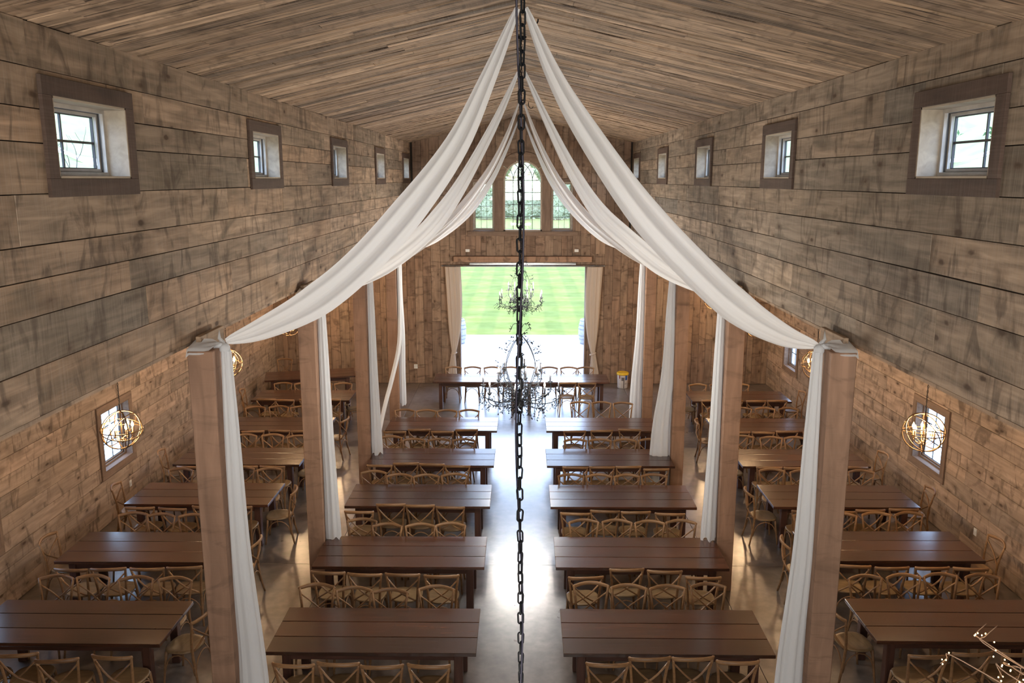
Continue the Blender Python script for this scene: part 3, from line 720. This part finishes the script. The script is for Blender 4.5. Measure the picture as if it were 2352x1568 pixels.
rows = {
('L',0,'F'): [(-2.47,8.06),(-1.985,8.09),(-1.497,8.045),(-.994,8.06)],
('L',0,'B'): [(-2.622,9.88),(-2.127,9.80),(-1.657,9.753),(-1.077,9.845)],
('L',1,'F'): [(-2.584,10.205),(-2.082,10.156),(-1.575,10.156),(-1.046,10.12)],
('L',1,'B'): [(-2.437,11.98),(-2.02,11.80),(-1.517,11.80),(-1.06,11.83)],
('L',2,'F'): [(-2.56,12.255),(-2.10,12.56),(-1.62,12.52),(-1.13,12.449)],
('L',2,'B'): [(-2.632,14.111),(-2.15,13.95),(-1.67,13.93),(-1.18,13.98)],
('L',3,'F'): [(-2.593,14.40),(-2.12,14.528),(-1.64,14.48),(-1.16,14.386)],
('L',3,'B'): [(-2.642,16.155),(-2.147,15.99),(-1.639,15.99),(-1.139,15.99)],
('L',4,'F'): [(-2.62,16.46),(-2.13,16.62),(-1.63,16.48),(-1.13,16.62)],
('L',4,'B'): [(-2.629,18.14),(-2.141,18.11),(-1.667,18.11),(-1.17,18.14)],
('R',0,'F'): [(.95,8.11),(1.431,8.226),(1.91,8.235),(2.38,8.168)],
('R',0,'B'): [(.913,9.963),(1.40,9.904),(1.89,9.892),(2.423,9.951)],
('R',1,'F'): [(.872,10.095),(1.441,10.33),(1.94,10.28),(2.423,10.107)],
('R',1,'B'): [(.971,11.98),(1.486,11.98),(1.977,11.95),(2.464,11.98)],
('R',2,'F'): [(.86,12.221),(1.34,12.32),(1.83,12.29),(2.351,12.221)],
('R',2,'B'): [(.897,13.98),(1.389,13.97),(1.876,13.97),(2.369,13.99)],
('R',3,'F'): [(1.0,14.34),(1.49,14.36),(1.98,14.386),(2.47,14.26)],
('R',3,'B'): [(1.097,16.0),(1.6,16.0),(2.10,16.0),(2.60,16.03)],
('R',4,'F'): [(1.131,16.54),(1.70,16.58),(2.291,16.66)],
('R',4,'B'): [(1.394,18.84),(1.897,18.84),(2.394,18.80)]}
for (sd_, k, fb), pts in rows.items():
    n_ = len(pts); ps = pos4 if n_ == 4 else pos3
    for i, (x, y) in enumerate(pts):
        chair(x, y, (0 if fb == 'F' else PI)+random.uniform(-.07, .07),
              'cross-back wooden chair, %s side of %s table %s of the walkway, %s' % ('near' if fb == 'F' else 'far', tw_[k], 'left' if sd_ == 'L' else 'right', ps[i]),
              'cross-back chairs at the centre tables')
rnd = random.Random(5)
for sd_, sg, R in (('left', -1, RL), ('right', 1, RR)):
    X4 = [-6.10, -5.60, -5.08, -4.54] if sg < 0 else [4.52, 5.05, 5.58, 6.10]
    for k in range(6):
        for fb in ('F', 'B'):
            for i, x in enumerate(X4):
                y = (R[k]-.45 if fb == 'F' else R[k]+1.01+.40)+rnd.uniform(-.05, .06)
                if fb == 'F' and k == 0: y -= .05
                if k == 5 and fb == 'B': y = R[k]+1.20+rnd.uniform(-.03, .05)
                if k == 5 and fb == 'B' and sg > 0 and i == 3: continue
                if k == 4 and fb == 'B' and sg < 0 and i > 2: continue
                chair(x+rnd.uniform(-.03, .03), y, (0 if fb == 'F' else PI)+rnd.uniform(-.10, .10),
                      'cross-back wooden chair, %s side of %s table in %s aisle, %s' % ('near' if fb == 'F' else 'far', tw_[k], sd_, pos4[i]), 'cross-back chairs in the %s aisle' % sd_)
        # end chairs: inner end (towards the posts) and outer end (towards the wall)
        xi = sg*3.80; chair(xi, R[k]+.45+rnd.uniform(-.08, .1), (PI/2 if sg < 0 else -PI/2)+rnd.uniform(-.25, .25),
              'cross-back wooden chair at the walkway end of the %s table in %s aisle' % (tw_[k], sd_), 'chairs at the table ends')
        if not (k == 0): chair(sg*6.98, R[k]+.45+rnd.uniform(-.08, .1), (-PI/2 if sg < 0 else PI/2)+rnd.uniform(-.2, .2),
              'cross-back wooden chair at the wall end of the %s table in %s aisle' % (tw_[k], sd_), 'chairs at the table ends')
for i, x in enumerate([-1.874,-1.342,-.793,-.276,.216,.793,1.333,1.802]):
    chair(x, 22.50, PI+random.uniform(-.05, .05), 'cross-back wooden chair behind the head table, %s counting from the left' % ['first','second','third','fourth','fifth','sixth','seventh','eighth'][i], 'chairs behind the head table')
chair(1.21, 20.70, .05, 'cross-back chair on the near side of the head table, left of the two', 'chairs before the head table')
chair(1.705, 20.66, -.04, 'cross-back chair on the near side of the head table, right of the two', 'chairs before the head table')
chair(-6.86, 23.5, PI-.1, 'cross-back wooden chair alone in the far left corner behind the askew table', None)

# ------------------------------------------------------------------ orb lights in the aisles
def make_orb():
    e = empty('orb_chandelier'); R = .262
    def ring(M, rr_=R, w_=.0075):
        return [M @ Vector((rr_*math.cos(2*PI*i/28), rr_*math.sin(2*PI*i/28), 0)) for i in range(28)]
    for (rx, rz) in ((0, 0), (PI/2, .2), (PI/2, .2+PI/2), (1.05, .9), (-1.0, 2.4), (.35, 1.7)):
        Mx = Matrix.Rotation(rz, 3, 'Z') @ Matrix.Rotation(rx, 3, 'X')
        MB().tube(ring(Mx, R*(1 if rx else .98)), .0065, 5, True, flat=1.4).obj('ring', M_bronze, e)
    b = MB().tube([(0,0,R), (0,0,-.16)], .008, 6); b.lathe([(0,-.19),(.02,-.17),(.012,-.15),(.03,-.13),(.012,-.11)], (0,0,0), 8); b.obj('stem', M_bronze, e)
    for i in range(6):
        a = 2*PI*i/6+.3; ca, sa = math.cos(a), math.sin(a)
        ar = MB().tube(spline([(0,0,-.12), (.06*ca,.06*sa,-.155), (.12*ca,.12*sa,-.12), (.135*ca,.135*sa,-.06)], 8), .006, 5)
        ar.lathe([(.006,-.07),(.03,-.06),(.032,-.055),(.01,-.05)], (.135*ca,.135*sa,0), 10)
        ao = ar.obj('arm', M_bronze, e)
        MB().lathe([(.011,-.05),(.011,.025),(.009,.03)], (.135*ca,.135*sa,0), 8).obj('candle_sleeve', M_socket, ao)
        MB().lathe([(.007,.03),(.018,.05),(.017,.07),(.006,.10),(.001,.115)], (.135*ca,.135*sa,0), 8).obj('bulb', M_bulb, ao)
    c = MB(); z = R
    zt = 1.55; n_ = int((zt-R)/.034)
    for i in range(n_):
        z = R+.02+i*.034; pl = [(.008*math.cos(q*PI/4), 0, .02*math.sin(q*PI/4)) if i % 2 else (0, .008*math.cos(q*PI/4), .02*math.sin(q*PI/4)) for q in range(8)]
        c.tube([(p[0], p[1], p[2]+z) for p in pl], .0028, 4, True)
    c.tube([(.004,.004,R), (.004,.004,zt)], .003, 4)
    c.obj('chain', M_iron, e)
    return e
orb0 = None
for sg, sd_ in ((-1, 'left'), (1, 'right')):
    for k in range(4):
        if orb0 is None: orb0 = make_orb(); o = orb0
        else: o = copy_tree(orb0)
        o.location = (sg*5.33, 10.56+4.06*k, 2.76); o.rotation_euler = (0, 0, .5*k+sg)
        tag(o, 'lit bronze orb chandelier of crossed rings, %s of four hung in the %s aisle' % (['nearest', 'second', 'third', 'farthest'][k], sd_), 'chandelier', 'orb chandeliers in the side aisles')
        ld = bpy.data.lights.new('orb_bulbs', 'POINT'); ld.energy = 55; ld.color = (1, .66, .36); ld.shadow_soft_size = .12
        lo = bpy.data.objects.new('orb_bulbs', ld); C.objects.link(lo); lo.parent = o; lo.location = (0, 0, .07)

# ------------------------------------------------------------------ vine chandeliers down the nave
def leaf(b, p, d, ln, rnd):
    d = Vector(d).normalized(); s_ = d.cross(Vector((rnd.uniform(-1,1), rnd.uniform(-1,1), rnd.uniform(-1,1))))
    if s_.length < .1: s_ = Vector((1,0,0))
    s_.normalize(); up = d.cross(s_)*.003; w_ = ln*.22; p = Vector(p)
    vs = [p, p+d*ln*.4+s_*w_, p+d*ln, p+d*ln*.4-s_*w_, p+d*ln*.45+up*2]
    b.add(vs, [(0,1,4),(1,2,4),(2,3,4),(3,0,4)])
def make_chand():
    rnd = random.Random(9); e = empty('vine_chandelier')      # origin at the bottom finial; about 1 m tall
    b = MB().tube([(0,0,.03), (0,0,1.0)], .011, 6); b.lathe([(0,-.02),(.02,0),(.045,.04),(.05,.075),(.03,.11),(.015,.13)], (0,0,0), 10)
    b.lathe([(.012,.33),(.03,.36),(.03,.40),(.012,.43)], (0,0,0), 8); b.lathe([(.012,.95),(.028,.97),(.02,1.0),(.008,1.02)], (0,0,0), 8); b.obj('stem', M_iron, e)
    fol = MB()
    def twig(p, d, ln, nl, droop=.0):
        pts = [Vector(p)]; d = Vector(d).normalized()
        for i in range(4):
            d = (d+Vector((rnd.uniform(-.35,.35), rnd.uniform(-.35,.35), rnd.uniform(-.3,.3)-droop))).normalized(); pts.append(pts[-1]+d*ln/4)
        fol.tube(pts, .0022, 3)
        for i in range(nl):
            q = pts[rnd.randrange(1, 5)]; leaf(fol, q, (d+Vector((rnd.uniform(-1,1), rnd.uniform(-1,1), rnd.uniform(-1,1)))), rnd.uniform(.022, .042), rnd)
    tiers = [(8, .50, .10, .29, .30), (6, .28, .30, .50, .0)]
    for (n_, R, z0, z1, ph) in tiers:
        for i in range(n_):
            a = 2*PI*i/n_+ph; ca, sa = math.cos(a), math.sin(a)
            zz = z1+rnd.uniform(-.02, .02)
            P = spline([(.02*ca,.02*sa,z0+.03), (R*.35*ca,R*.35*sa,z0-.02), (R*.75*ca,R*.75*sa,z0-.01), (R*1.02*ca,R*1.02*sa,z0+.07), (R*ca,R*sa,zz)], 14)
            ar = MB().tube(P, .0065, 5)
            ar.lathe([(.006,zz-.03),(.02,zz-.02),(.028,zz),(.012,zz+.01)], (R*ca,R*sa,0), 8)
            for q in range(6): leaf(ar, (R*ca, R*sa, zz), (math.cos(q*PI/3), math.sin(q*PI/3), .15), .045, rnd)
            ao = ar.obj('arm', M_iron, e)
            MB().lathe([(.012,zz),(.012,zz+.095),(.010,zz+.10)], (R*ca,R*sa,0), 8).obj('candle_sleeve', M_candle, ao)
            MB().lathe([(.006,zz+.10),(.014,zz+.12),(.013,zz+.135),(.005,zz+.165),(.001,zz+.18)], (R*ca,R*sa,0), 8).obj('bulb', M_cbulb, ao)
            for q in range(11):
                p = P[rnd.randrange(3, 12)]; twig(p, (rnd.uniform(-1,1), rnd.uniform(-1,1), rnd.uniform(-1.2,.5)), rnd.uniform(.06, .17), 8, .15)
    for i in range(60):
        a = rnd.uniform(0, 2*PI); twig((.05*math.cos(a), .05*math.sin(a), rnd.uniform(.02, .22)), (math.cos(a), math.sin(a), rnd.uniform(-.3,.6)), rnd.uniform(.12, .30), 8, .05)
    for i in range(6):       # basket of tall curved wires
        a = 2*PI*i/6+.2; ca, sa = math.cos(a), math.sin(a)
        P = spline([(.03*ca,.03*sa,.10), (.17*ca,.17*sa,.38), (.22*ca,.22*sa,.60), (.13*ca,.13*sa,.84), (.01*ca,.01*sa,.99)], 14)
        MB().tube(P, .005, 5).obj('cage_wire', M_iron, e)
        for q in range(7): p = P[rnd.randrange(4, 14)]; twig(p, (ca+rnd.uniform(-.6,.6), sa+rnd.uniform(-.6,.6), rnd.uniform(-.3,.6)), rnd.uniform(.06, .17), 6)
        # crown curls above
        P = spline([(0,0,1.06), (.05*ca,.05*sa,1.13), (.11*ca,.11*sa,1.12), (.15*ca,.15*sa,1.04)], 8)
        if i % 2 == 0:
            MB().tube(P, .004, 4).obj('crown_curl', M_iron, e); 
            for q in range(6): p = P[rnd.randrange(3, 8)]; leaf(fol, p, (ca*.5, sa*.5, rnd.uniform(-1,.6)), .04, rnd)
    o = fol.obj('vine_leaves', M_iron, e); tag(o, kind='stuff')
    return e
def link_mesh():
    b = MB(); pts = []
    for i in range(14):
        a = 2*PI*i/14; x = .0085*math.cos(a); z = .0085*math.sin(a)+(.0115 if math.sin(a) >= 0 else -.0115); pts.append((x, 0, z))
    b.tube(pts, .0030, 6, True); return b.mesh('chain_link', M_iron)
LM = link_mesh()
c0 = make_chand(); spots = [(0, 18.75, 3.07), (0, 10.55, 3.07), (0, 2.4, 3.12)]
labs = ['black leafy vine chandelier, smaller-looking far one against the green lawn',
        'black leafy vine chandelier with candle arms hanging before the head table',
        'black link chain and cord of the closest chandelier, running down the middle of the picture']
for k, (x, y, z) in enumerate(spots):
    for q in range(8):
        a = 2*PI*q/8+.30+.35*k
        ld = bpy.data.lights.new('candle_bulb_light', 'POINT'); ld.energy = [58, 32, 8][k]; ld.color = (1, .93, .83); ld.shadow_soft_size = .03
        lo = bpy.data.objects.new('candle_bulb_light', ld); C.objects.link(lo); lo.location = (x+.5*math.cos(a), y+.5*math.sin(a), z+.46)
    o = c0 if k == 0 else copy_tree(c0)
    o.location = (x, y, z); o.rotation_euler = (0, 0, .35*k); tag(o, labs[k], 'chandelier', 'vine chandeliers hung from the ridge')
for k, o in enumerate([ob_ for ob_ in C.objects if ob_.name.startswith('vine_chandelier')]):
    z0 = o.location.z+1.03; ztop = ZR-.02
    if o.location.y > 5:
        c = MB(); n_ = int((ztop-z0)/.037)
        for i in range(n_):
            z = z0-o.location.z+.018+i*.037
            pl = [(.0095*math.cos(q*PI/5), .025*math.sin(q*PI/5)) for q in range(10)]
            c.tube([((p[0], 0) if i % 2 else (0, p[0]))+(p[1]+z,) for p in pl], .0036, 4, True)
        c.obj('chain', M_iron, o)
    else:
        i = 0; z = z0-o.location.z+.02
        while z+o.location.z < ztop:
            lk = bpy.data.objects.new('chain_link', LM); C.objects.link(lk); lk.parent = o
            lk.location = (.004*math.sin(z*2.1), .003*math.sin(z*3), z); lk.rotation_euler = (0, .05*math.sin(i*1.7), (PI/2 if i % 2 else 0)+.35*math.sin(i*.55)+.5)
            z += .0345; i += 1
    pc = []; zz = z0; rr_ = .011
    while zz < ztop: pc.append((rr_*math.cos(zz*5+1)-.004, rr_*math.sin(zz*5+1), zz-o.location.z)); zz += .06
    MB().tube(pc, .0034, 5).obj('cord', M_cord, o)
    MB().lathe([(.0,.0),(.06,.0),(.065,-.012),(.02,-.035),(.01,-.05)], (0,0,ZR-.03-o.location.z), 12).obj('ceiling_canopy', M_iron, o)
# ceiling hooks by the drape anchor points
for (x, y, lab) in ((.07, 8.9, 'small black hook under the ridge by the nearest drapes'), (.16, 19.0, 'small black hook under the ridge by the far drapes')):
    b = MB().tube(spline([(0,0,0), (0,0,-.07), (.03,0,-.13), (.09,0,-.13), (.10,0,-.09)], 9), .008, 5)
    o = b.obj('ceiling_hook', M_iron, None, Matrix.Translation((x, y, ZR-SL*x-.02))); tag(o, lab, 'hook')

# ------------------------------------------------------------------ loft edge (below the frame) with vase of lit twigs
lf = MB().box((0, -1.55, 4.22), (6.3, 6.5, .16)).obj('loft_floor', M_loft); tag(lf, kind='structure')
b = MB(); b.lathe([(.07,0),(.10,.05),(.11,.18),(.08,.30),(.055,.36),(.06,.38)], (0,0,0), 14)
vz = b.obj('vase', M_kraft, None, Matrix.Translation((1.62, 1.50, 4.30))); tag(vz, 'brown vase on the loft floor holding the lit twigs, below the frame', 'vase')
rnd = random.Random(12); tg = empty('lighted_twigs', (1.62, 1.50, 4.66)); tag(tg, 'bundle of pale twigs dotted with tiny warm fairy lights, bottom right corner', 'fairy lights')
tip = Vector((-.50, .40, .18)); led = MB(); ledn = 0
for i in range(34):
    b = MB(); e1 = tip+Vector((rnd.uniform(-.02, .60), rnd.uniform(-.12, .14), rnd.uniform(-.20, .06)))
    s0 = Vector((rnd.uniform(-.02,.02), rnd.uniform(-.02,.02), -.2)); m1 = Vector((rnd.uniform(-.05,.02), rnd.uniform(0,.05), .03)).lerp(e1, .4)
    curl = [e1+Vector((rnd.uniform(-.05,.05), rnd.uniform(-.04,.04), rnd.uniform(-.05,.05)))*k for k in (.6, 1.1)]
    P = spline([s0, (0,0,0), m1, m1.lerp(e1, .6), e1]+curl, 22); b.tube(P, [.003-.0001*q for q in range(22)], 4)
    b.obj('twig', M_twig, tg)
    for q in range(4):
        p = P[rnd.randrange(13, 22)]+Vector((rnd.uniform(-.01,.01),)*3)
        led_m = MB().lathe([(0,-.0022),(.0016,-.001),(.0017,.001),(0,.0022)], (0,0,0), 6)
        if q == 0 and i == 0: LEDM = led_m.mesh('fairy_light', M_led)
        lo = bpy.data.objects.new('fairy_light', LEDM); C.objects.link(lo); lo.parent = tg; lo.location = p

# ------------------------------------------------------------------ bucket
bk = empty('bucket', (3.0, 23.72, 0)); tag(bk, 'white bucket with printed label and yellow lid against the far wall', 'bucket')
MB().lathe([(.135,0),(.15,.02),(.16,.40),(.163,.42)], (0,0,0), 20).obj('pail', M_bucket, bk)
MB().lathe([(.17,.40),(.178,.41),(.178,.455),(.16,.47),(.15,.462)], (0,0,0), 20).obj('lid', M_yellow, bk)
def patch(a0, a1, z0, z1, mat, nm):
    vs = []; n_ = 6
    for i in range(n_+1):
        a = a0+(a1-a0)*i/n_
        for z in (z0, z1):
            rr_ = .1525+.0265*(z/.42)*.4+.0025; rr_ = .15+(z-.02)/.38*.01+.003; vs.append((rr_*math.cos(a), rr_*math.sin(a), z))
    MB().add(vs, [(2*i, 2*i+2, 2*i+3, 2*i+1) for i in range(n_)]).obj(nm, mat, bk)
patch(-1.2, -.75, .26, .40, M_blue, 'blue_label_panel'); patch(-1.9, -1.45, .24, .34, M_grayp, 'grey_label_panel'); patch(-2.4, -2.2, .30, .40, plain('maroon_print', (.25,.04,.06), .5), 'maroon_label_panel')
patch(-1.55, -1.35, .02, .34, M_grayp, 'grey_label_panel'); patch(-1.3, -.9, .14, .155, M_grayp, 'grey_label_panel')

# ------------------------------------------------------------------ outside: barrels, trees
def make_barrel():
    e = empty('wine_barrel'); n_ = 20
    for i in range(n_):
        vs = []; fs = []; zs = [0, .11, .28, .46, .64, .81, .92]; rs = [.25,.28,.31,.32,.31,.28,.25]
        for z, rr_ in zip(zs, rs):
            for a in (2*PI*(i+.03)/n_, 2*PI*(i+.97)/n_):
                for q in (rr_, rr_-.025): vs.append((q*math.cos(a), q*math.sin(a), z))
        for k in range(6):
            o = k*4
            for (p, q) in ((0,2),(2,3),(3,1),(1,0)): fs.append((o+p, o+q, o+4+q, o+4+p))
        fs += [(0,1,3,2), (24,26,27,25)]
        MB().add(vs, fs).obj('stave', M_barrel, e)
    for z, rr_ in ((.04,.262),(.20,.300),(.34,.320),(.58,.320),(.72,.302),(.88,.262)):
        MB().lathe([(rr_-.004,z-.02),(rr_+.003,z-.018),(rr_+.003,z+.018),(rr_-.004,z+.02)], (0,0,0), 24).obj('hoop', M_hoop, e)
    MB().lathe([(.235,.87),(.235,.89)], (0,0,0), 20).obj('barrel_head', M_barrel, e)
    return e
br = make_barrel(); br.location = (-2.36, 30.4, -.005); tag(br, 'weathered grey oak barrel on the patio, beside the left curtain', 'barrel', 'oak barrels on the patio')
b2 = copy_tree(br); b2.location = (2.47, 30.4, -.005); tag(b2, 'weathered grey oak barrel on the patio, beside the right curtain', 'barrel', 'oak barrels on the patio')

def bare_tree(loc, h, seed, label, leafy=0, lean=0):
    rnd = random.Random(seed); e = empty('tree', loc); tr = MB(); br_ = MB(); lf_ = MB()
    def grow(p, d, ln, r_, dep, mb):
        pts = [p]; 
        for i in range(3):
            d = (d+Vector((rnd.uniform(-.18,.18), rnd.uniform(-.18,.18), rnd.uniform(-.05,.12)))).normalized(); pts.append(pts[-1]+d*ln/3)
        mb.tube(pts, [r_, r_*.88, r_*.78, r_*.66], 5 if dep < 3 else 3, cap=False)
        if leafy and dep >= 4:
            for q in range(leafy): leaf(lf_, pts[rnd.randrange(1,4)], (rnd.uniform(-1,1), rnd.uniform(-1,1), rnd.uniform(-1,1)), .22, rnd)
        if dep >= 6: return
        for q in range(2 if dep > 0 else 3):
            nd = (d+Vector((rnd.uniform(-.75,.75), rnd.uniform(-.75,.75), rnd.uniform(-.1,.5)))).normalized()
            grow(pts[-1] if q else pts[-1]*.6+pts[-2]*.4, nd, ln*rnd.uniform(.66,.82), r_*.62, dep+1, br_)
    grow(Vector((0,0,0)), Vector((lean,0,1)), h*.20, h*.012, 0, tr)
    tr.obj('trunk', M_bark, e); br_.obj('branches', M_bark, e)
    if leafy: o = lf_.obj('leaves', M_leafy, e); tag(o, kind='stuff')
    tag(e, label, 'tree'); return e
bare_tree((-15.6, 27.5, gz(-15.6, 27.5)), 12.5, 4, 'bare branching tree seen through the nearest upper left window')
bare_tree((15.4, 30, gz(15.4, 30)), 14, 8, 'tree with sparse green leaves seen through the nearest upper right window', 2)
def make_conifer(seed, h):
    rnd = random.Random(seed); e = empty('conifer'); b = MB()
    for i in range(420):
        t = rnd.random()**.7; z = h*(.04+.96*(1-t)); R = h*.36*(1-z/h)**.8+.1; a = rnd.uniform(0, 2*PI); rr_ = R*rnd.uniform(.55, 1.05)
        p = Vector((rr_*math.cos(a), rr_*math.sin(a), z)); d = Vector((math.cos(a), math.sin(a), rnd.uniform(-.4,.5))); leaf(b, p*1.0, d, rnd.uniform(.4,.9)*h/6, rnd)
    vs = []; b.lathe([(h*.30,.15),(h*.28,h*.2),(h*.2,h*.5),(h*.08,h*.85),(.02,h)], (0,0,0), 9)
    o = b.obj('foliage', M_conif, e); MB().tube([(0,0,0), (0,0,h*.3)], .12, 5).obj('trunk', M_bark, e); return e
cf = [make_conifer(1, 5.0), make_conifer(2, 4.2)]; rnd = random.Random(77); u_ = [0, 0]
for i in range(26):
    x = -21+i*1.75; y = 127+(i%3)*4.5+rnd.uniform(-.4, .4); k = i % 2
    o = cf[k] if not u_[k] else copy_tree(cf[k]); u_[k] = 1; s_ = rnd.uniform(.8, 1.2); o.location = (x, y, gz(x, y)); o.scale = (s_*.95, s_*.95, s_); o.rotation_euler = (0,0,rnd.uniform(0,6))
    tag(o, 'bluish green conifer in the hedge line across the lawn, seen through the gable windows', 'tree', 'conifers across the lawn')
def make_grove(seed):
    rnd = random.Random(seed); e = empty('pale_tree'); b = MB()
    for i in range(260):
        u = rnd.uniform(0, 2*PI); v = rnd.uniform(-.9, 1); R = 3.2*math.sqrt(max(0, 1-v*v))
        p = Vector((R*math.cos(u), R*math.sin(u), 7+4*v)); leaf(b, p, (math.cos(u), math.sin(u), v), rnd.uniform(1.2, 2.2), rnd)
    o = b.obj('foliage', M_hill, e); tag(o, kind='stuff'); MB().tube([(0,0,0), (0,0,6)], .25, 5).obj('trunk', M_bark, e); return e
g0 = make_grove(3)
for i in range(11):
    x = -40+i*8+rnd.uniform(-1,1); y = 150+rnd.uniform(-6, 14)
    o = g0 if i == 0 else copy_tree(g0); s_ = rnd.uniform(.85, 1.2); o.location = (x, y, gz(x, y)-.4); o.scale = (s_, s_, s_)
    tag(o, 'pale hazy tree on the hillside behind the conifers across the lawn', 'tree', 'pale trees on the hillside')
